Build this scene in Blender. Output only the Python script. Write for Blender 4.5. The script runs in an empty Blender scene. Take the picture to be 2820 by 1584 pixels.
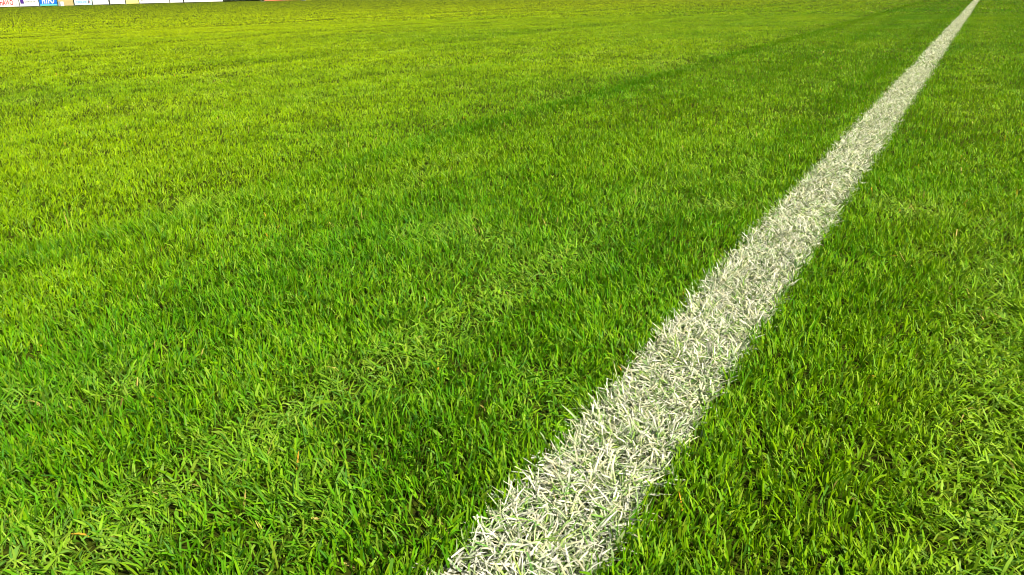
import bpy, math, random
import numpy as np

R = math.radians
scene = bpy.context.scene
COL = scene.collection

# ------------------------------------------------------------------ camera
CAM_H = 0.44
PITCH, ROLL, AZ = R(20.96), R(1.10), R(30.35)
fwd = np.array([-math.sin(AZ) * math.cos(PITCH), math.cos(AZ) * math.cos(PITCH), -math.sin(PITCH)])
r0 = np.array([math.cos(AZ), math.sin(AZ), 0.0])
u0 = np.cross(r0, fwd)
rgt = r0 * math.cos(ROLL) - u0 * math.sin(ROLL)
upv = u0 * math.cos(ROLL) + r0 * math.sin(ROLL)
cam_data = bpy.data.cameras.new('camera')
cam_data.sensor_width = 36.0
cam_data.lens = 36.0 * 2130.0 / 2820.0
cam_data.clip_start = 0.02
cam_data.clip_end = 3000.0
cam = bpy.data.objects.new('camera', cam_data)
COL.objects.link(cam)
from mathutils import Matrix
cam.matrix_world = Matrix(((rgt[0], upv[0], -fwd[0], 0.0),
                           (rgt[1], upv[1], -fwd[1], 0.0),
                           (rgt[2], upv[2], -fwd[2], CAM_H),
                           (0, 0, 0, 1)))
scene.camera = cam

# ------------------------------------------------------------------ sky, sun, exposure
SUN_EL, SUN_AZ = R(44), R(105)         # azimuth clockwise from +Y (direction the sun stands in)
world = bpy.data.worlds.new('World')
scene.world = world
world.use_nodes = True
wn = world.node_tree
for n in list(wn.nodes):
    wn.nodes.remove(n)
sky = wn.nodes.new('ShaderNodeTexSky')
sky.sky_type = 'NISHITA'
sky.sun_disc = False
sky.sun_elevation = SUN_EL
sky.sun_rotation = SUN_AZ
sky.air_density = 1.0
sky.dust_density = 2.0
bg = wn.nodes.new('ShaderNodeBackground')
bg.inputs['Strength'].default_value = 0.05
wo = wn.nodes.new('ShaderNodeOutputWorld')
wn.links.new(sky.outputs[0], bg.inputs[0])
wn.links.new(bg.outputs[0], wo.inputs[0])

sd = bpy.data.lights.new('sun', 'SUN')
sd.energy = 5.0
sd.angle = R(0.6)
sd.color = (1.0, 0.94, 0.82)
sun = bpy.data.objects.new('sun', sd)
COL.objects.link(sun)
from mathutils import Vector
sdir = Vector((math.sin(SUN_AZ) * math.cos(SUN_EL), math.cos(SUN_AZ) * math.cos(SUN_EL), math.sin(SUN_EL)))
sun.rotation_euler = sdir.to_track_quat('Z', 'Y').to_euler()

scene.view_settings.view_transform = 'Standard'
scene.view_settings.look = 'None'
scene.view_settings.gamma = 1.0
scene.view_settings.exposure = 1.15
scene.view_settings.use_curve_mapping = False
scene.render.engine = 'CYCLES'
cy = scene.cycles
cy.use_denoising = True
cy.max_bounces = 6
cy.diffuse_bounces = 4
cy.glossy_bounces = 2
cy.transmission_bounces = 4
cy.caustics_reflective = False
cy.caustics_refractive = False
cy.filter_width = 1.0

# ------------------------------------------------------------------ noise helpers
rng = np.random.default_rng(11)
TAB = rng.random((6, 256, 256))


def vnoise(x, y, k=0):
    """smooth value noise, 0..1"""
    t = TAB[k % 6]
    xi = np.floor(x).astype(np.int64)
    yi = np.floor(y).astype(np.int64)
    fx = x - xi
    fy = y - yi
    fx = fx * fx * (3 - 2 * fx)
    fy = fy * fy * (3 - 2 * fy)
    xo = (k * 37 + 11)
    a = t[(xi + xo) & 255, yi & 255]
    b = t[(xi + 1 + xo) & 255, yi & 255]
    c = t[(xi + xo) & 255, (yi + 1) & 255]
    d = t[(xi + 1 + xo) & 255, (yi + 1) & 255]
    return (a * (1 - fx) + b * fx) * (1 - fy) + (c * (1 - fx) + d * fx) * fy


def fbm(x, y, k=0, o=3):
    s = np.zeros_like(x)
    a, tot, f = 1.0, 0.0, 1.0
    for i in range(o):
        ca, sa = math.cos(0.6 * i), math.sin(0.6 * i)
        s += a * vnoise((x * ca - y * sa) * f + 17.3 * i, (x * sa + y * ca) * f - 9.1 * i, k + i)
        tot += a
        a *= 0.5
        f *= 2.1
    return s / tot


def sstep(a, b, x):
    t = np.clip((x - a) / (b - a), 0, 1)
    return t * t * (3 - 2 * t)


def terrain(x, y):
    """small undulations of the pitch, metres"""
    z = 0.020 * (fbm(x * 0.55 + 3, y * 0.30, 1, 2) - 0.5)
    z += 0.013 * (fbm(x * 2.6, y * 1.7, 2, 2) - 0.5)
    z += 0.004 * (fbm(x * 9.0, y * 8.0, 4, 1) - 0.5)
    # shallow wheel and mower ruts running with the touchline
    for xc, w, d in ((-1.55, 0.10, 0.016), (-4.25, 0.18, 0.010), (-2.9, 0.10, 0.005), (-7.2, 0.2, 0.010), (-10.5, 0.3, 0.012)):
        z -= d * np.exp(-((x - xc - 0.10 * (vnoise(y * 0.5, y * 0 + xc, 3) - 0.5)) / w) ** 2)
    return z * (1 - sstep(12, 40, np.hypot(x, y)))


LINE_L, LINE_R = -0.312, -0.194

# worn / flattened places: x, y, radius, strength, paleness (straw and painted sheen)
WORN = [(-0.60, 0.24, .06, 1.0, .8), (-0.56, 0.30, .04, .8, .5), (-0.58, 0.515, .04, .8, .6),
        (0.05, 0.74, .05, .8, .4), (0.10, 0.92, .07, .8, .4), (0.10, 0.66, .05, .9, .5), (-0.02, 0.735, .02, 1.0, .1),
        (-0.83, 0.47, .035, .7, .7), (-0.88, 0.38, .04, .7, .5), (-0.57, 0.71, .05, .6, .4), (-0.38, 0.73, .05, .8, .1),
        (-0.34, 0.64, .04, .7, .1), (-0.06, 1.75, .08, .6, .8), (-0.43, 1.62, .06, .6, .8)]


def worn_field(x, y):
    f = np.zeros_like(x)
    d = np.zeros_like(x)
    jx = 0.08 * (fbm(x * 11, y * 11, 0, 3) - 0.5)
    jy = 0.08 * (fbm(x * 11 + 40, y * 11, 3, 3) - 0.5)
    for cx, cyy, r, s, dr in WORN:
        q = np.exp(-(((x + jx - cx) ** 2 + (y + jy - cyy) ** 2) / (r * r)))
        f = np.maximum(f, s * q)
        d = np.maximum(d, dr * q)
    # two tyre tracks that run with the touchline
    for xc, w, k in ((-0.580, 0.058, 1), (0.080, 0.060, 4)):
        q = np.exp(-((x + jx * 0.7 - xc) / w) ** 2) * (0.30 + 0.70 * sstep(0.30, 0.60, fbm(x * 3, y * 2.2, k, 3))) * (1 - 0.75 * sstep(0.8, 2.2, y))
        f = np.maximum(f, 0.78 * q)
        d = np.maximum(d, 0.42 * q)
    n = fbm(x * 4.2 + 5, y * 3.4, 5, 3)
    f = np.maximum(f, 0.45 * sstep(0.62, 0.80, n))
    d = np.maximum(d, 0.3 * sstep(0.62, 0.80, n))
    return f, d


# ------------------------------------------------------------------ materials
def new_mat(name):
    m = bpy.data.materials.new(name)
    m.use_nodes = True
    nt = m.node_tree
    for n in list(nt.nodes):
        nt.nodes.remove(n)
    out = nt.nodes.new('ShaderNodeOutputMaterial')
    return m, nt, out


def N(nt, t, **kw):
    n = nt.nodes.new(t)
    for k, v in kw.items():
        setattr(n, k, v)
    return n


def blade_material(name, trans, rough, spec, tint, stint=(1, 1, 1)):
    m, nt, out = new_mat(name)
    at = N(nt, 'ShaderNodeAttribute', attribute_name='blade_colour')
    pb = N(nt, 'ShaderNodeBsdfPrincipled')
    pb.inputs['Roughness'].default_value = rough
    pb.inputs['Specular IOR Level'].default_value = spec
    pb.inputs['Specular Tint'].default_value = (*stint, 1)
    nt.links.new(at.outputs['Color'], pb.inputs['Base Color'])
    mul = N(nt, 'ShaderNodeMix', data_type='RGBA', blend_type='MULTIPLY')
    mul.inputs[0].default_value = 1.0
    mul.inputs[7].default_value = (*tint, 1)
    nt.links.new(at.outputs['Color'], mul.inputs[6])
    tr = N(nt, 'ShaderNodeBsdfTranslucent')
    nt.links.new(mul.outputs[2], tr.inputs['Color'])
    mx = N(nt, 'ShaderNodeMixShader')
    mx.inputs[0].default_value = trans
    nt.links.new(pb.outputs[0], mx.inputs[1])
    nt.links.new(tr.outputs[0], mx.inputs[2])
    nt.links.new(mx.outputs[0], out.inputs['Surface'])
    return m


M_GRASS = blade_material('grass_blade', 0.32, 0.46, 0.12, (1.25, 1.30, 0.3), (0.9, 1.0, 0.35))
M_PAINT = blade_material('painted_blade', 0.18, 0.65, 0.25, (1.0, 1.0, 0.75))


def ground_material():
    m, nt, out = new_mat('soil_and_thatch')
    pb = N(nt, 'ShaderNodeBsdfPrincipled')
    pb.inputs['Roughness'].default_value = 0.95
    pb.inputs['Specular IOR Level'].default_value = 0.02
    geo = N(nt, 'ShaderNodeNewGeometry')
    n1 = N(nt, 'ShaderNodeTexNoise')
    n1.inputs['Scale'].default_value = 160.0
    n1.inputs['Detail'].default_value = 5.0
    nt.links.new(geo.outputs['Position'], n1.inputs['Vector'])
    cr = N(nt, 'ShaderNodeValToRGB')
    e = cr.color_ramp.elements
    e[0].position, e[0].color = 0.30, (0.014, 0.012, 0.004, 1)
    e[1].position, e[1].color = 0.70, (0.070, 0.085, 0.008, 1)
    x = e.new(0.55)
    x.color = (0.032, 0.046, 0.003, 1)
    nt.links.new(n1.outputs['Fac'], cr.inputs[0])
    # paint that reached the soil under the touchline
    sx = N(nt, 'ShaderNodeSeparateXYZ')
    nt.links.new(geo.outputs['Position'], sx.inputs[0])
    sub = N(nt, 'ShaderNodeMath', operation='SUBTRACT')
    sub.inputs[1].default_value = 0.5 * (LINE_L + LINE_R)
    ab = N(nt, 'ShaderNodeMath', operation='ABSOLUTE')
    lt = N(nt, 'ShaderNodeMath', operation='LESS_THAN')
    lt.inputs[1].default_value = 0.056
    nt.links.new(sx.outputs[0], sub.inputs[0])
    nt.links.new(sub.outputs[0], ab.inputs[0])
    nt.links.new(ab.outputs[0], lt.inputs[0])
    n2 = N(nt, 'ShaderNodeTexNoise')
    n2.inputs['Scale'].default_value = 300.0
    nt.links.new(geo.outputs['Position'], n2.inputs['Vector'])
    gt = N(nt, 'ShaderNodeMapRange')
    gt.inputs[1].default_value = 0.42
    gt.inputs[2].default_value = 0.62
    nt.links.new(n2.outputs['Fac'], gt.inputs[0])
    mm = N(nt, 'ShaderNodeMath', operation='MULTIPLY')
    nt.links.new(lt.outputs[0], mm.inputs[0])
    nt.links.new(gt.outputs[0], mm.inputs[1])
    mx = N(nt, 'ShaderNodeMix', data_type='RGBA')
    mx.inputs[7].default_value = (0.50, 0.49, 0.40, 1)
    nt.links.new(mm.outputs[0], mx.inputs[0])
    nt.links.new(cr.outputs[0], mx.inputs[6])
    nt.links.new(mx.outputs[2], pb.inputs['Base Color'])
    bp = N(nt, 'ShaderNodeBump')
    bp.inputs['Strength'].default_value = 0.6
    bp.inputs['Distance'].default_value = 0.004
    nt.links.new(n1.outputs['Fac'], bp.inputs['Height'])
    nt.links.new(bp.outputs[0], pb.inputs['Normal'])
    nt.links.new(pb.outputs[0], out.inputs['Surface'])
    return m


def plain_mat(name, col, rough=0.55, grime=0.12, scale=6.0, spec=0.3):
    m, nt, out = new_mat(name)
    pb = N(nt, 'ShaderNodeBsdfPrincipled')
    pb.inputs['Roughness'].default_value = rough
    pb.inputs['Specular IOR Level'].default_value = spec
    tc = N(nt, 'ShaderNodeNewGeometry')
    nz = N(nt, 'ShaderNodeTexNoise')
    nz.inputs['Scale'].default_value = scale
    nz.inputs['Detail'].default_value = 6.0
    nt.links.new(tc.outputs['Position'], nz.inputs['Vector'])
    mx = N(nt, 'ShaderNodeMix', data_type='RGBA')
    mx.inputs[6].default_value = (*[c * (1 - grime) for c in col], 1)
    mx.inputs[7].default_value = (*[min(1, c * (1 + 0.4 * grime)) for c in col], 1)
    nt.links.new(nz.outputs['Fac'], mx.inputs[0])
    nt.links.new(mx.outputs[2], pb.inputs['Base Color'])
    nt.links.new(pb.outputs[0], out.inputs['Surface'])
    return m


# ------------------------------------------------------------------ mesh helpers
def mesh_from_arrays(name, co, faces_n, loops, mat, colour=None, smooth=True):
    me = bpy.data.meshes.new(name)
    me.vertices.add(len(co))
    me.vertices.foreach_set('co', np.ascontiguousarray(co, dtype=np.float32).ravel())
    me.loops.add(len(loops))
    me.loops.foreach_set('vertex_index', loops.astype(np.int32))
    me.polygons.add(len(faces_n))
    starts = np.concatenate(([0], np.cumsum(faces_n)[:-1])).astype(np.int32)
    me.polygons.foreach_set('loop_start', starts)
    try:
        me.polygons.foreach_set('loop_total', faces_n.astype(np.int32))
    except Exception:
        pass
    me.polygons.foreach_set('use_smooth', np.full(len(faces_n), smooth))
    if colour is not None:
        ca = me.color_attributes.new('blade_colour', 'FLOAT_COLOR', 'POINT')
        ca.data.foreach_set('color', np.ascontiguousarray(colour, dtype=np.float32).ravel())
    me.update(calc_edges=True)
    me.materials.append(mat)
    return me


def link(name, me, parent=None):
    o = bpy.data.objects.new(name, me)
    COL.objects.link(o)
    if parent is not None:
        o.parent = parent
    return o


# ------------------------------------------------------------------ ground sheet
def build_ground():
    nr, na = 230, 360
    rr = np.concatenate(([0.0], np.geomspace(0.08, 900.0, nr)))
    aa = np.linspace(0, 2 * np.pi, na, endpoint=False)
    X = rr[:, None] * np.sin(aa)[None, :]
    Y = rr[:, None] * np.cos(aa)[None, :]
    Z = terrain(X.ravel(), Y.ravel()).reshape(X.shape) - 0.002 - 0.004 * sstep(8, 30, rr)[:, None]
    co = np.stack([X, Y, Z], -1).reshape(-1, 3)
    i = np.arange(nr)[:, None]
    j = np.arange(na)[None, :]
    a = i * na + j
    b = i * na + (j + 1) % na
    loops = np.stack([a, b, b + na, a + na], -1)
    loops = loops[:, :, ::-1].reshape(-1)
    me = mesh_from_arrays('ground', co, np.full(nr * na, 4), loops, ground_material())
    o = link('ground', me)
    o['kind'] = 'structure'
    o['label'] = 'dark soil and thatch of the football pitch under the grass'
    o['category'] = 'ground'
    return o


build_ground()


# ------------------------------------------------------------------ grass blades
def stripe(x):
    """mowing direction: +1 leaning away along the touchline, -1 leaning back"""
    g = lambda c, w: np.exp(-((x - c) / w) ** 2)
    return 1.0 - 0.8 * sstep(-1.70, -1.2, x) - 1.9 * g(-1.45, 0.10) - 0.8 * g(-0.45, 0.07) - 0.5 * g(-0.95, 0.12) - 0.6 * g(-4.5, 0.2) + 0.5 * g(-4.1, 0.15)


def band(x, y):
    """strips of taller grass, also toned darker for the shade of its lean, left between the mower passes"""
    g = lambda c, w: np.exp(-((x - c - 0.10 * (fbm(x * 0.7, y * 0.9, 3, 2) - 0.5)) / w) ** 2)
    m = 0.50 + 0.50 * sstep(0.3, 0.6, fbm(x * 1.1 + 9, y * 0.9, 5, 2))
    return np.clip(m * (g(-1.45, 0.11) + 0.5 * g(-0.45, 0.075) + 0.6 * g(-0.95, 0.10) + 0.7 * g(-4.6, 0.25) + 0.6 * g(-2.6, 0.12)
                   + 0.6 * g(-7.8, 0.4) + 0.6 * g(0.22, 0.10) + 0.5 * g(0.55, 0.2) + 0.6 * g(-13.0, 0.6)), 0, 1)


def blades(x, y, segs, wmul, lmul, painted, rnd):
    n = len(x)
    worn, dry_sheen = worn_field(x, y)
    r = np.hypot(x, y)
    clump = fbm(x * 26, y * 26, 2, 2)
    clump2 = fbm(x * 9 + 3, y * 9, 4, 2)
    # lean field
    s = stripe(x)
    la = 2 * np.pi * 1.6 * fbm(x * 7.0, y * 7.0, 0, 2)
    lb = 2 * np.pi * 2.0 * fbm(x * 24.0, y * 24.0, 3, 2)
    sg = 0.24 if segs == 1 else 0.50
    lx = 0.20 * np.cos(la) + 0.24 * np.cos(lb) + sg * rnd.normal(0, 1, n)
    ly = 0.20 * np.sin(la) + 0.24 * np.sin(lb) + sg * rnd.normal(0, 1, n) + 0.28 * s
    if painted:
        lx *= 1.35
        ly *= 1.35
        worn = np.maximum(worn, 0.60 + 0.35 * sstep(.4, .7, clump2))
    mag = np.hypot(lx, ly) + 1e-5
    az = np.arctan2(ly, lx)
    az += worn * rnd.normal(0, 0.9, n)
    t0 = np.clip(0.55 * mag + worn * (0.55 + 0.45 * rnd.random(n)), 0, 1.42)
    curl = np.where(rnd.random(n) < (0.03 if painted else 0.12), 1.0, 0.0)
    bend = curl * (0.7 + 0.9 * rnd.random(n)) + np.clip(0.55 * mag * rnd.random(n) * 1.6 + rnd.normal(0.12, 0.25, n) + 0.35 * worn * rnd.random(n), -0.5, 1.8)
    if painted:
        bend = bend * 0.55
    L = (0.0121 + 0.0100 * rnd.random(n) ** 1.3) * (0.72 + 0.56 * clump) * (0.85 + 0.3 * clump2) * lmul
    L *= 1 + 0.5 * (rnd.random(n) > 0.985)
    L *= 1 + 0.18 * worn
    L *= 1 + 0.28 * band(x, y)
    short = rnd.random(n) < 0.22
    L = np.where(short, L * 0.6, L)
    w = (0.0017 + 0.0016 * rnd.random(n)) * wmul
    w = np.where(rnd.random(n) < 0.12, w * 0.55, w)
    roll = rnd.normal(0, 0.35 if segs == 1 else 0.60, n)
    tipw = np.where(rnd.random(n) < 0.45, 0.30 + 0.45 * rnd.random(n), 0.04 + 0.12 * rnd.random(n))
    base = terrain(x, y)
    # centre line
    ts = np.linspace(0, 1, segs + 1)
    P = np.zeros((n, segs + 1, 3))
    T = np.zeros((n, segs + 1, 3))
    ca, sa = np.cos(az), np.sin(az)
    kink = rnd.normal(0, 0.22, n)
    cur = np.stack([x, y, base], -1)
    P[:, 0] = cur
    for k in range(segs + 1):
        al = t0 + bend * ts[k] ** 1.3
        azk = az + kink * ts[k] * 2
        T[:, k, 0] = np.sin(al) * np.cos(azk)
        T[:, k, 1] = np.sin(al) * np.sin(azk)
        T[:, k, 2] = np.cos(al)
        if k:
            cur = cur + 0.5 * (T[:, k] + T[:, k - 1]) * (L / segs)[:, None]
            low = base + 0.002 + 0.006 * rnd.random(n)
            cur[:, 2] = np.maximum(cur[:, 2], low)
            P[:, k] = cur
    S0 = np.stack([-sa, ca, np.zeros(n)], -1)[:, None, :]
    Nn = np.cross(S0, T)
    tw = (roll[:, None] + rnd.normal(0, 0.35, n)[:, None] * ts[None, :])[:, :, None]
    S = S0 * np.cos(tw) + Nn * np.sin(tw)
    prof = np.where(ts[None, :] < 0.5, 0.8 + 0.4 * ts[None, :], 1.0 - (1 - tipw[:, None]) * ((ts[None, :] - 0.5) / 0.5) ** 1.6)
    if segs == 1:
        prof = np.stack([0.3 + 0 * w, 0.9 + 0 * w], 1)
    hw = 0.5 * w[:, None] * prof
    A = P - S * hw[:, :, None]
    B = P + S * hw[:, :, None]
    # colours: the blade's pigment with some light, shade and sheen painted in
    lean_shade = 0.20 * band(x, y)  # deeper green in the bands, painting the shade of leaning blades
    q = rnd.random(n)
    yel = np.clip(0.20 + 0.5 * (fbm(x * 1.3, y * 0.9, 1, 3) - 0.5) + 0.45 * (rnd.random(n) - 0.5) + 0.32 * (1 - sstep(-2.6, -0.6, x)) + 0.62 * (1 - sstep(-12.0, -2.0, x)) + 0.12 * sstep(-0.19, 0.0, x) - lean_shade, 0, 1.3)  # yellower out on the pitch: sunlit, translucent glow put into the colour
    c0 = np.array([0.068, 0.225, 0.004])
    c1 = np.array([0.300, 0.410, 0.0003])
    c = c0[None] * (1 - yel[:, None]) + c1[None] * yel[:, None]
    pale = np.clip(dry_sheen * 0.75 * rnd.random(n) + 0.30 * (rnd.random(n) < 0.16), 0, 1)[:, None]  # sheen of flattened blades and scattered highlights, painted as a pale tone
    c = c * (1 - pale) + np.array([0.32, 0.42, 0.065])[None] * pale
    hb = rnd.random(n)
    c = np.where((hb < 0.13)[:, None], c * np.array([0.75, 0.82, 1.0])[None] + np.array([0, 0, 0.014])[None], c)
    c = np.where((hb > 0.90)[:, None], c * 0.6 + np.array([0.075, 0.085, 0.006])[None], c)
    st = (q < 0.0014 + 0.012 * dry_sheen)[:, None]
    c = np.where(st, np.array([0.42, 0.33, 0.09])[None], c)
    og = (q > 0.9996)[:, None]
    c = np.where(og, np.array([0.50, 0.27, 0.03])[None], c)
    vr = 0.06 if segs == 1 else 0.22
    c = c * (1 - vr + 2 * vr * rnd.random(n))[:, None]
    C = np.repeat(c[:, None, :], segs + 1, 1)
    if not painted:
        # overspray on the blades just beside the line
        left = LINE_L + 0.013 - 0.010 * sstep(0.55, 1.3, y)
        e = np.maximum(left - x, x - LINE_R)
        ov = np.where((e < 0.016) & (rnd.random(n) < 0.5 * np.exp(-(np.maximum(e, 0) / 0.005))), 0.25 + 0.6 * rnd.random(n), 0.0)
        ov = (ov[:, None] * ts[None, :] ** 0.7)[:, :, None]
        C = C * (1 - ov) + np.array([0.60, 0.60, 0.46])[None, None] * ov
    if painted:
        e = np.minimum(x - LINE_L, LINE_R - x)
        cov = rnd.random(n)
        amt = np.where(cov < 0.14, 0.10, np.where(cov < 0.36, 0.6, 0.97))
        amt = amt * sstep(-0.012, 0.004, e + 0.012 * (rnd.random(n) - 0.5))
        wht = np.array([0.69, 0.665, 0.54])[None] * (1 - 0.3 * rnd.random(n))[:, None]
        wht = np.where((rnd.random(n) < 0.3)[:, None], wht * np.array([1.02, 0.97, 0.78])[None], wht)
        reach = sstep(-0.15, 0.45, ts[None, :] - 0.45 * rnd.random(n)[:, None])
        a_ = (amt[:, None] * (0.18 + 0.82 * reach))[:, :, None]
        C = C * (1 - a_) + wht[:, None, :] * a_
    return A, B, C


def pack(parts):
    """parts: list of (A, B, C) -> vertex, loop arrays; one strip for each blade"""
    cos, cols, loops, fn = [], [], [], []
    off = 0
    for A, B, C in parts:
        n, m, _ = A.shape
        V = np.stack([A, B], 2)                    # n, m, 2, 3
        cos.append(V.reshape(-1, 3))
        cc = np.ones((n, m, 2, 4))
        cc[..., :3] = C[:, :, None, :]
        cols.append(cc.reshape(-1, 4))
        b = (np.arange(n) * (2 * m))[:, None] + (np.arange(m - 1) * 2)[None, :] + off
        if m == 2:                                  # far away: one triangle for each blade
            q = np.stack([b, b + 3, b + 2], -1)
        else:
            q = np.stack([b, b + 1, b + 3, b + 2], -1)
        loops.append(q.reshape(-1))
        fn.append(np.full(n * (m - 1), q.shape[-1]))
        off += n * m * 2
    return np.concatenate(cos), np.concatenate(fn), np.concatenate(loops), np.concatenate(cols)


def sample_ring(ra, rb, dens, az_half, rnd, az_from=0.0):
    """points in a sector round the view axis, density dens(r) per square metre"""
    rs = np.linspace(ra, rb, 400)
    pdf = dens(rs) * rs * 2 * (az_half - az_from)
    cdf = np.concatenate(([0], np.cumsum(0.5 * (pdf[1:] + pdf[:-1]) * np.diff(rs))))
    n = int(cdf[-1])
    rr = np.interp(rnd.random(n) * cdf[-1], cdf, rs)
    th = (az_from + rnd.random(n) * (az_half - az_from)) * np.where(rnd.random(n) < 0.5, -1.0, 1.0) - AZ
    return rr * np.sin(th), rr * np.cos(th)


def tillers(x, y, k, spread, rnd):
    """every root carries k blades"""
    x = np.repeat(x, k) + rnd.normal(0, spread, len(x) * k)
    y = np.repeat(y, k) + rnd.normal(0, spread, len(y) * k)
    return x, y


def in_line(x, y):
    edge = 0.006 * (fbm(x * 0 + 3, y * 20, 2, 2) - 0.5) * 2
    return (x > LINE_L + 0.013 - 0.010 * sstep(0.55, 1.3, y) + edge) & (x < LINE_R + edge)


def thin_worn(x, y, rnd):
    worn, dry_sheen = worn_field(x, y)
    gap = fbm(x * 32, y * 32, 1, 2)
    bare = np.zeros_like(x)
    for cx, cyy, rx in ((-0.020, 0.735, .016), (-0.028, 0.705, .014), (-0.365, 0.665, .014), (-0.395, 0.745, .018), (0.055, 0.628, .012),
                        (-0.86, 0.56, .010)):
        bare = np.maximum(bare, np.exp(-(((x - cx) ** 2 + (y - cyy) ** 2) / rx ** 2)))
    keep = rnd.random(len(x)) > (0.9 * bare + 0.12 * worn + 0.45 * sstep(0.60, 0.78, gap))
    return x[keep], y[keep]


def build_grass():
    rnd = np.random.default_rng(5)
    green, white = [], []
    bands = [
        # ra, rb, density, half sector, segs, width, length, tillers
        (0.02, 0.28, lambda r: 9000 + 0 * r, math.pi, 2, 1.2, 1.0, 2),
        (0.28, 1.0, lambda r: 42000 + 0 * r, R(50), 3, 0.72, 1.0, 2),
        (1.0, 1.7, lambda r: 44000 / r, R(46), 2, 0.76, 1.0, 2),
        (1.7, 2.6, lambda r: 46000 / r, R(44), 2, 0.80, 1.0, 2),
        (2.6, 5.0, lambda r: 45000 / r, R(42), 1, 1.05, 0.95, 2),
        (5.0, 14.0, lambda r: 50000 / r, R(40), 1, 1.65, 0.95, 1),
        (14.0, 85.0, lambda r: 12500 * 14 / r ** 2, R(39), 1, 5.8, 1.0, 1),
        (0.28, 1.1, lambda r: 0 * r + 5000, math.pi, 2, 1.3, 1.0, 1),
    ]
    # to both sides of the picture the turf goes on, a little coarser
    bands = [b + (0.0,) for b in bands] + [
        (0.28, 1.0, lambda r: 42000 + 0 * r, R(100), 2, 1.2, 1.0, 1, R(50)),
        (1.0, 1.7, lambda r: 52000 / r, R(85), 1, 1.5, 1.0, 1, R(46)),
        (1.7, 2.6, lambda r: 28000 / r, R(80), 1, 1.6, 1.0, 1, R(44)),
        (2.6, 5.0, lambda r: 22000 / r, R(75), 1, 2.0, 1.0, 1, R(42)),
        (5.0, 14.0, lambda r: 14000 / r, R(65), 1, 3.2, 1.0, 1, R(40)),
        (14.0, 60.0, lambda r: 70000 / r ** 2, R(55), 1, 9.0, 1.0, 1, R(39)),
    ]
    for ra, rb, dens, half, segs, wm, lm, k, af in bands:
        x, y = sample_ring(ra, rb, dens, half, rnd, af)
        if k > 1:
            x, y = tillers(x, y, k, 0.0018, rnd)
        inl = in_line(x, y)
        gx, gy = x[~inl], y[~inl]
        if rb <= 5.0:
            gx, gy = thin_worn(gx, gy, rnd)
        ok = gx > -60.6 + 0 * gy
        gx, gy = gx[ok], gy[ok]
        for s0 in range(0, len(gx), 150000):
            green.append(blades(gx[s0:s0 + 150000], gy[s0:s0 + 150000], segs, wm, lm, False, rnd))
    # the painted strip, evenly dense along its run
    for ya, yb, dn, segs, wm in ((-0.4, 1.6, 100000, 3, 0.62), (1.6, 5.0, 64000, 2, 0.76), (5.0, 14.0, 26000, 2, 1.5), (14.0, 45.0, 9000, 1, 4.0)):
        wdt = LINE_R - LINE_L + 0.02
        n = int(dn * wdt * (yb - ya))
        x = LINE_L - 0.01 + rnd.random(n) * wdt
        y = ya + rnd.random(n) * (yb - ya)
        il = in_line(x, y)
        x, y = x[il], y[il]
        gap = fbm(x * 40, y * 40, 1, 2)
        bare = np.exp(-(((x + 0.29) / 0.035) ** 2 + ((y - 0.40) / 0.03) ** 2))
        keep = rnd.random(len(x)) > 0.5 * sstep(0.62, 0.8, gap) + 0.75 * bare
        white.append(blades(x[keep], y[keep], segs, wm, 1.12, True, rnd))
    co, fn, lp, cl = pack(green)
    ntri = int((fn - 2).sum())
    o = link('grass', mesh_from_arrays('grass', co, fn, lp, M_GRASS, cl))
    o['kind'] = 'stuff'
    o['label'] = 'short mown green grass of the football pitch'
    o['category'] = 'grass'
    co, fn, lp, cl = pack(white)
    ntri += int((fn - 2).sum())
    o = link('painted_touchline', mesh_from_arrays('painted_touchline', co, fn, lp, M_PAINT, cl))
    o['kind'] = 'stuff'
    o['label'] = 'white painted touchline running across the grass'
    o['category'] = 'line'
    scene['grass_triangles'] = ntri


build_grass()


# ------------------------------------------------------------------ hoardings along the far touchline
def box_mesh(name, x0, x1, y0, y1, z0, z1, mat, bevel=0.0):
    import bmesh
    bm = bmesh.new()
    bmesh.ops.create_cube(bm, size=1.0)
    for v in bm.verts:
        v.co = Vector(((x0 + x1) / 2 + v.co.x * (x1 - x0), (y0 + y1) / 2 + v.co.y * (y1 - y0), (z0 + z1) / 2 + v.co.z * (z1 - z0)))
    if bevel:
        bmesh.ops.bevel(bm, geom=bm.edges[:], offset=bevel, segments=2, affect='EDGES')
    me = bpy.data.meshes.new(name)
    bm.to_mesh(me)
    bm.free()
    me.materials.append(mat)
    return me


MW = plain_mat('board_white', (0.60, 0.60, 0.56), 0.5, 0.10)
MPB = plain_mat('board_pale_blue', (0.42, 0.58, 0.64), 0.5, 0.08)
MBL = plain_mat('board_blue', (0.004, 0.10, 0.42), 0.4, 0.10)
MTE = plain_mat('board_teal', (0.10, 0.40, 0.36), 0.5, 0.10)
MTAN = plain_mat('board_tan', (0.36, 0.29, 0.12), 0.8, 0.25)
MYE = plain_mat('board_yellow', (0.60, 0.54, 0.16), 0.5, 0.08)
MYB = plain_mat('board_bright_yellow', (0.80, 0.76, 0.06), 0.5, 0.08)
MSA = plain_mat('board_salmon', (0.55, 0.15, 0.09), 0.5, 0.10)
MOR = plain_mat('board_orange', (0.75, 0.30, 0.02), 0.5, 0.10)
MST = plain_mat('dark_steel', (0.035, 0.04, 0.03), 0.5, 0.2)
MGS = plain_mat('grey_steel', (0.22, 0.26, 0.22), 0.5, 0.2)
MRED = plain_mat('print_red', (0.30, 0.02, 0.02), 0.5, 0.05)
MBK = plain_mat('print_black', (0.03, 0.035, 0.03), 0.5, 0.05)
MGY = plain_mat('print_grey', (0.22, 0.24, 0.22), 0.5, 0.05)
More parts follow.
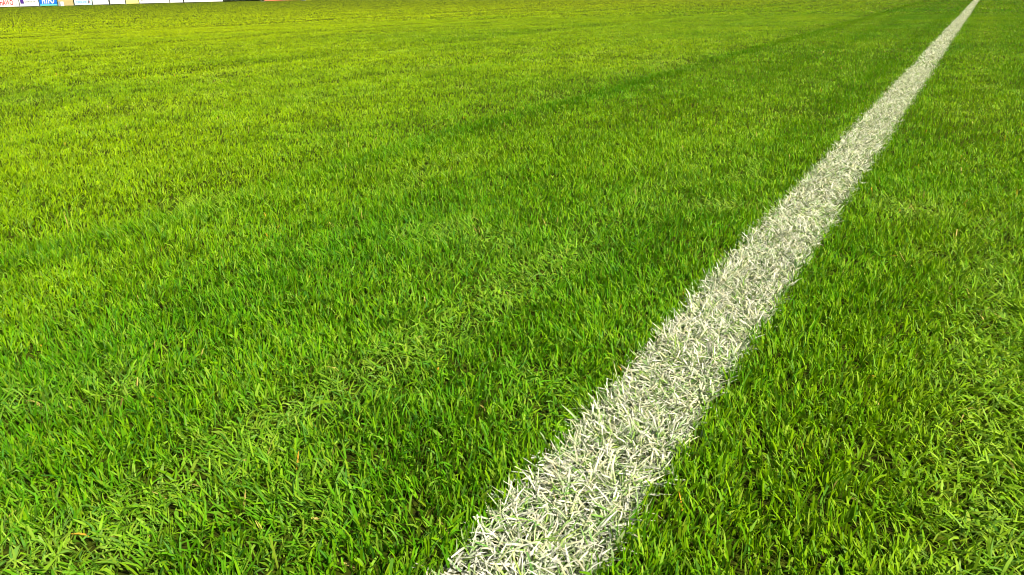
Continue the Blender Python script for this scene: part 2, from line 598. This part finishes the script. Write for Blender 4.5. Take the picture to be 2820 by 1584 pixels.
MNV = plain_mat('print_blue', (0.05, 0.14, 0.36), 0.5, 0.05)
MPU = plain_mat('print_purple', (0.05, 0.015, 0.16), 0.5, 0.05)
MGR = plain_mat('print_pale_green', (0.36, 0.52, 0.22), 0.5, 0.10)


def text_mesh(name, s, mat, height, width=None, shear=0.0, bold=0.0):
    cu = bpy.data.curves.new(name, 'FONT')
    cu.body = s
    cu.size = 1.0
    cu.shear = shear
    cu.offset = bold
    cu.extrude = 0.0
    ob = bpy.data.objects.new(name, cu)
    COL.objects.link(ob)
    dg = bpy.context.evaluated_depsgraph_get()
    me = bpy.data.meshes.new_from_object(ob.evaluated_get(dg))
    bpy.data.objects.remove(ob)
    me.name = name
    n = len(me.vertices)
    co = np.zeros(n * 3, np.float32)
    me.vertices.foreach_get('co', co)
    co = co.reshape(-1, 3)
    mn, mxv = co.min(0), co.max(0)
    sc = height / (mxv[1] - mn[1])
    sw = sc if width is None else width / (mxv[0] - mn[0])
    out = np.zeros_like(co)
    out[:, 0] = 0.0
    out[:, 1] = (co[:, 0] - mn[0]) * sw          # along the board (world +Y reads left to right)
    out[:, 2] = (co[:, 1] - mn[1]) * sc
    me.vertices.foreach_set('co', out.ravel())
    me.update()
    me.materials.clear()
    me.materials.append(mat)
    return me


def board(name, X, ya, yb, mat, label, group='advertising boards along the far touchline', z0=0.05, h=0.95, posts=MGS, tilt=0.0):
    t = bpy.data.objects.new(name, None)
    t.empty_display_size = 0.2
    COL.objects.link(t)
    t.location = (X, (ya + yb) / 2, 0)
    t['label'] = label
    t['category'] = 'board'
    t['group'] = group
    hw = (yb - ya) / 2
    link('panel', box_mesh('panel', -0.02, 0.0, -hw + 0.012, hw - 0.012, z0, z0 + h, mat, 0.004), t)
    # the board's own steel support: two feet, two uprights and a rear rail
    for s in (-1, 1):
        yy = s * (hw - 0.03)
        link('post', box_mesh('post', -0.06, -0.024, yy - 0.018, yy + 0.018, 0.0, z0 + h - 0.03, posts, 0.003), t)
        link('foot', box_mesh('foot', -0.45, -0.064, yy - 0.02, yy + 0.02, 0.0, 0.03, posts, 0.003), t)
    link('rail', box_mesh('rail', -0.056, -0.024, -hw + 0.055, hw - 0.055, z0 + h * 0.5, z0 + h * 0.5 + 0.04, posts, 0.003), t)
    return t, hw


def put(t, me, y, z, name='lettering', x=0.003):
    o = link(name, me, t)
    o.location = (x, y, z)
    return o


XB = -60.0
# 1: white board with the red word, cut by the left picture edge
t, hw = board('advertising_board', XB, 30.4, 33.46, MW, 'white board with large red capital letters, leftmost along the far touchline')
put(t, text_mesh('lettering', 'HAWO', MRED, 0.40, 0.92, 0.12, 0.03), 32.13 - 31.93, 0.13)
put(t, text_mesh('lettering', '.at', MGY, 0.22, 0.26, 0.1, 0.01), 33.17 - 31.93, 0.13)
# 2: white board, purple square and green panel
t, hw = board('advertising_board', XB, 33.5, 34.88, MW, 'white board with purple square, dark lettering and pale green panel')
y0 = -34.19
put(t, box_mesh('purple_square', 0, 0.004, 0, 0.25, 0, 0.27, MPU), 33.56 + y0, 0.23, 'purple_square')
put(t, text_mesh('lettering', 'Lauterbacher', MBK, 0.17, 0.83, 0, 0.012), 33.86 + y0, 0.30)
put(t, box_mesh('green_panel', 0, 0.004, 0, 0.93, 0, 0.40, MGR), 33.84 + y0, 0.52, 'green_panel')
put(t, box_mesh('black_emblem', 0, 0.004, 0, 0.18, 0, 0.30, MBK), 33.58 + y0, 0.56, 'black_emblem')
# 3: blue board
t, hw = board('advertising_board', XB, 34.92, 36.26, MBL, 'blue board with bold white capital letters and teal lower edge')
y0 = -35.59
put(t, text_mesh('lettering', 'HYPO', MW, 0.44, 0.94, 0.18, 0.05), 35.12 + y0, 0.20)
put(t, box_mesh('lower_strip', 0, 0.004, 0, 1.30, 0, 0.10, MTE), 34.94 + y0, 0.055, 'lower_strip')
# small white box
o = link('white_box', box_mesh('white_box', -0.15, 0.15, -0.12, 0.12, 0.0, 0.30, MW, 0.012))
o.location = (XB + 0.3, 36.36, 0.0)
lid = link('lid', box_mesh('lid', -0.155, 0.155, -0.125, 0.125, 0.302, 0.325, MW, 0.008), o)
o['label'] = 'small white box on the grass at the end of the blue board'
o['category'] = 'box'
# 4: tan board, a little behind
t, hw = board('advertising_board', XB - 0.25, 36.46, 37.7, MTAN, 'plain tan board between the blue and the pale blue boards', z0=0.02)
# 5: pale blue
t, hw = board('advertising_board', XB, 37.6, 39.02, MPB, 'pale blue board with small blue lettering and a dark figure emblem')
y0 = -38.31
put(t, text_mesh('lettering', 'TORRENS SPORT', MNV, 0.19, 0.93, 0.15, 0.02), 37.72 + y0, 0.16)
em = put(t, box_mesh('emblem', 0, 0.004, 0, 0.07, 0, 0.24, MBK), 38.70 + y0, 0.14, 'emblem')
put(t, box_mesh('emblem', 0, 0.004, 0, 0.05, 0, 0.22, MRED), 38.80 + y0, 0.14, 'emblem')
put(t, box_mesh('emblem', 0, 0.004, 0, 0.05, 0, 0.10, MGY), 38.75 + y0, 0.44, 'emblem')
# 6, 7: white boards with a dark post between
t, hw = board('advertising_board', XB, 39.08, 40.42, MW, 'blank white board just right of the pale blue board')
put(t, box_mesh('faint_print', 0, 0.004, 0, 0.22, 0, 0.05, plain_mat('print_faint', (0.52, 0.52, 0.48))), 0.02, 0.30, 'faint_print')
t, hw = board('advertising_board', XB, 40.54, 41.86, MW, 'white board between a dark post and the yellow board')
put(t, text_mesh('lettering', 'l', MGY, 0.22, 0.06, 0.3, 0.0), 0.05, 0.16)
# 8: yellow board
t, hw = board('advertising_board', XB, 41.93, 43.08, MYE, 'pale yellow board among the white boards')
# 9: white with red bar and black letters
t, hw = board('advertising_board', XB, 43.14, 46.0, MW, 'wide white board with red bar and black capital letters')
y0 = -44.57
put(t, box_mesh('red_bar', 0, 0.004, 0, 0.95, 0, 0.45, MRED), 43.32 + y0, 0.45, 'red_bar')
put(t, text_mesh('lettering', 'Maler Anstrich', MGY, 0.09, 1.2, 0, 0.01), 43.32 + y0, 0.22)
put(t, text_mesh('lettering', 'MALER', MBK, 0.42, 1.0, 0, 0.02), 44.85 + y0, 0.40)
# 10: white with a ring emblem
t, hw = board('advertising_board', XB, 46.06, 47.38, MW, 'white board with thin red ring emblem')


def ring_mesh(name, ra, rb, mat):
    k = 40
    a = np.linspace(0, 2 * np.pi, k, endpoint=False)
    co = np.zeros((k * 2, 3))
    co[:k, 1], co[:k, 2] = ra * np.cos(a), ra * np.sin(a)
    co[k:, 1], co[k:, 2] = rb * np.cos(a), rb * np.sin(a)
    i = np.arange(k)
    lp = np.stack([i, (i + 1) % k, k + (i + 1) % k, k + i], -1)[:, ::-1].reshape(-1)
    return mesh_from_arrays(name, co, np.full(k, 4), lp, mat, None, False)


put(t, ring_mesh('ring_emblem', 0.22, 0.25, MRED), -0.05, 0.58, 'ring_emblem')
# 11: wide white board with one line of small print
t, hw = board('advertising_board', XB, 47.50, 51.64, MW, 'widest white board, with one line of small grey print')
for word, yy, ww in (('bad', 47.62, 0.34), ('heizung', 48.08, 0.46), ('solar', 48.66, 0.32)):
    put(t, text_mesh('lettering', word, MGY, 0.11, ww, 0, 0.012), yy - 49.57, 0.30)
# dark posts that stand between boards
for yy, lab in ((40.48, 'dark steel post between two white boards left of the yellow board'), (47.44, 'dark steel post left of the widest white board')):
    p = link('post', box_mesh('post', -0.03, 0.03, -0.035, 0.035, 0.0, 1.08, MST, 0.004))
    p.name = 'dark_post'
    p.location = (XB + 0.01, yy, 0)
    link('cap', box_mesh('cap', -0.036, 0.036, -0.041, 0.041, 1.082, 1.10, MST, 0.004), p)
    p['label'] = lab
    p['category'] = 'post'
    p['group'] = 'posts between the boards'
# the boards beyond the gap
t, hw = board('advertising_board', -53.0, 50.0, 52.2, MSA, 'salmon board next to the dark hedge gap')
t, hw = board('advertising_board', -53.0, 52.28, 54.75, MSA, 'salmon board beside the bright yellow board')
t, hw = board('advertising_board', -49.0, 50.7, 55.9, MYB, 'long bright yellow board, rightmost but one along the far touchline')
t, hw = board('advertising_board', -49.0, 55.95, 56.6, MOR, 'short orange board at the right end of the far boards')


# ------------------------------------------------------------------ clipped hedge behind the boards
def build_hedge():
    rnd = np.random.default_rng(3)
    X0, X1, Y0, Y1, H = -1.0, 0.0, -24.0, 24.0, 1.7
    t = bpy.data.objects.new('hedge', None)
    COL.objects.link(t)
    t.location = (-62.6, 48.0, 0)
    t['label'] = 'dark green clipped hedge behind the far boards'
    t['category'] = 'hedge'
    m, nt, out = new_mat('hedge_leaf')
    at = N(nt, 'ShaderNodeAttribute', attribute_name='blade_colour')
    pb = N(nt, 'ShaderNodeBsdfPrincipled')
    pb.inputs['Roughness'].default_value = 0.5
    nt.links.new(at.outputs['Color'], pb.inputs['Base Color'])
    nt.links.new(pb.outputs[0], out.inputs['Surface'])
    n = 26000
    y = rnd.uniform(Y0, Y1, n)
    face = rnd.random(n)
    bulge = 0.16 * (fbm(y * 1.3, y * 0 + 1, 2, 2) - 0.5)
    z = rnd.uniform(0.03, H, n) + bulge
    x = X1 - rnd.random(n) ** 2 * 0.35 + bulge
    top = face < 0.3
    x = np.where(top, rnd.uniform(X0, X1, n), x)
    z = np.where(top, H - rnd.random(n) ** 2 * 0.25 + bulge, z)
    back = face > 0.85
    x = np.where(back, X0 + rnd.random(n) * 0.2, x)
    c = np.stack([x, y, z], -1)
    d = rnd.normal(0, 1, (n, 3))
    d /= np.linalg.norm(d, axis=1)[:, None]
    e = np.cross(d, rnd.normal(0, 1, (n, 3)))
    e /= np.linalg.norm(e, axis=1)[:, None]
    l = rnd.uniform(0.05, 0.10, n)[:, None]
    q = np.stack([c - d * l, c - e * l * 0.5, c + d * l, c + e * l * 0.5], 1).reshape(-1, 3)
    k = rnd.uniform(0.6, 1.3, n)
    cl = np.ones((n, 4, 4))
    cl[..., :3] = (np.array([0.030, 0.055, 0.016])[None] * k[:, None])[:, None, :]
    o = link('foliage', mesh_from_arrays('foliage', q, np.full(n, 4), np.arange(n * 4), m, cl.reshape(-1, 4), False), t)
    o['kind'] = 'stuff'
    link('inner_branches', box_mesh('inner_branches', X0 + 0.3, X1 - 0.35, Y0 + 0.2, Y1 - 0.2, 0.0, H - 0.3, plain_mat('hedge_inside', (0.02, 0.025, 0.012), 0.9, 0.4, 9.0), 0.05), t)


build_hedge()
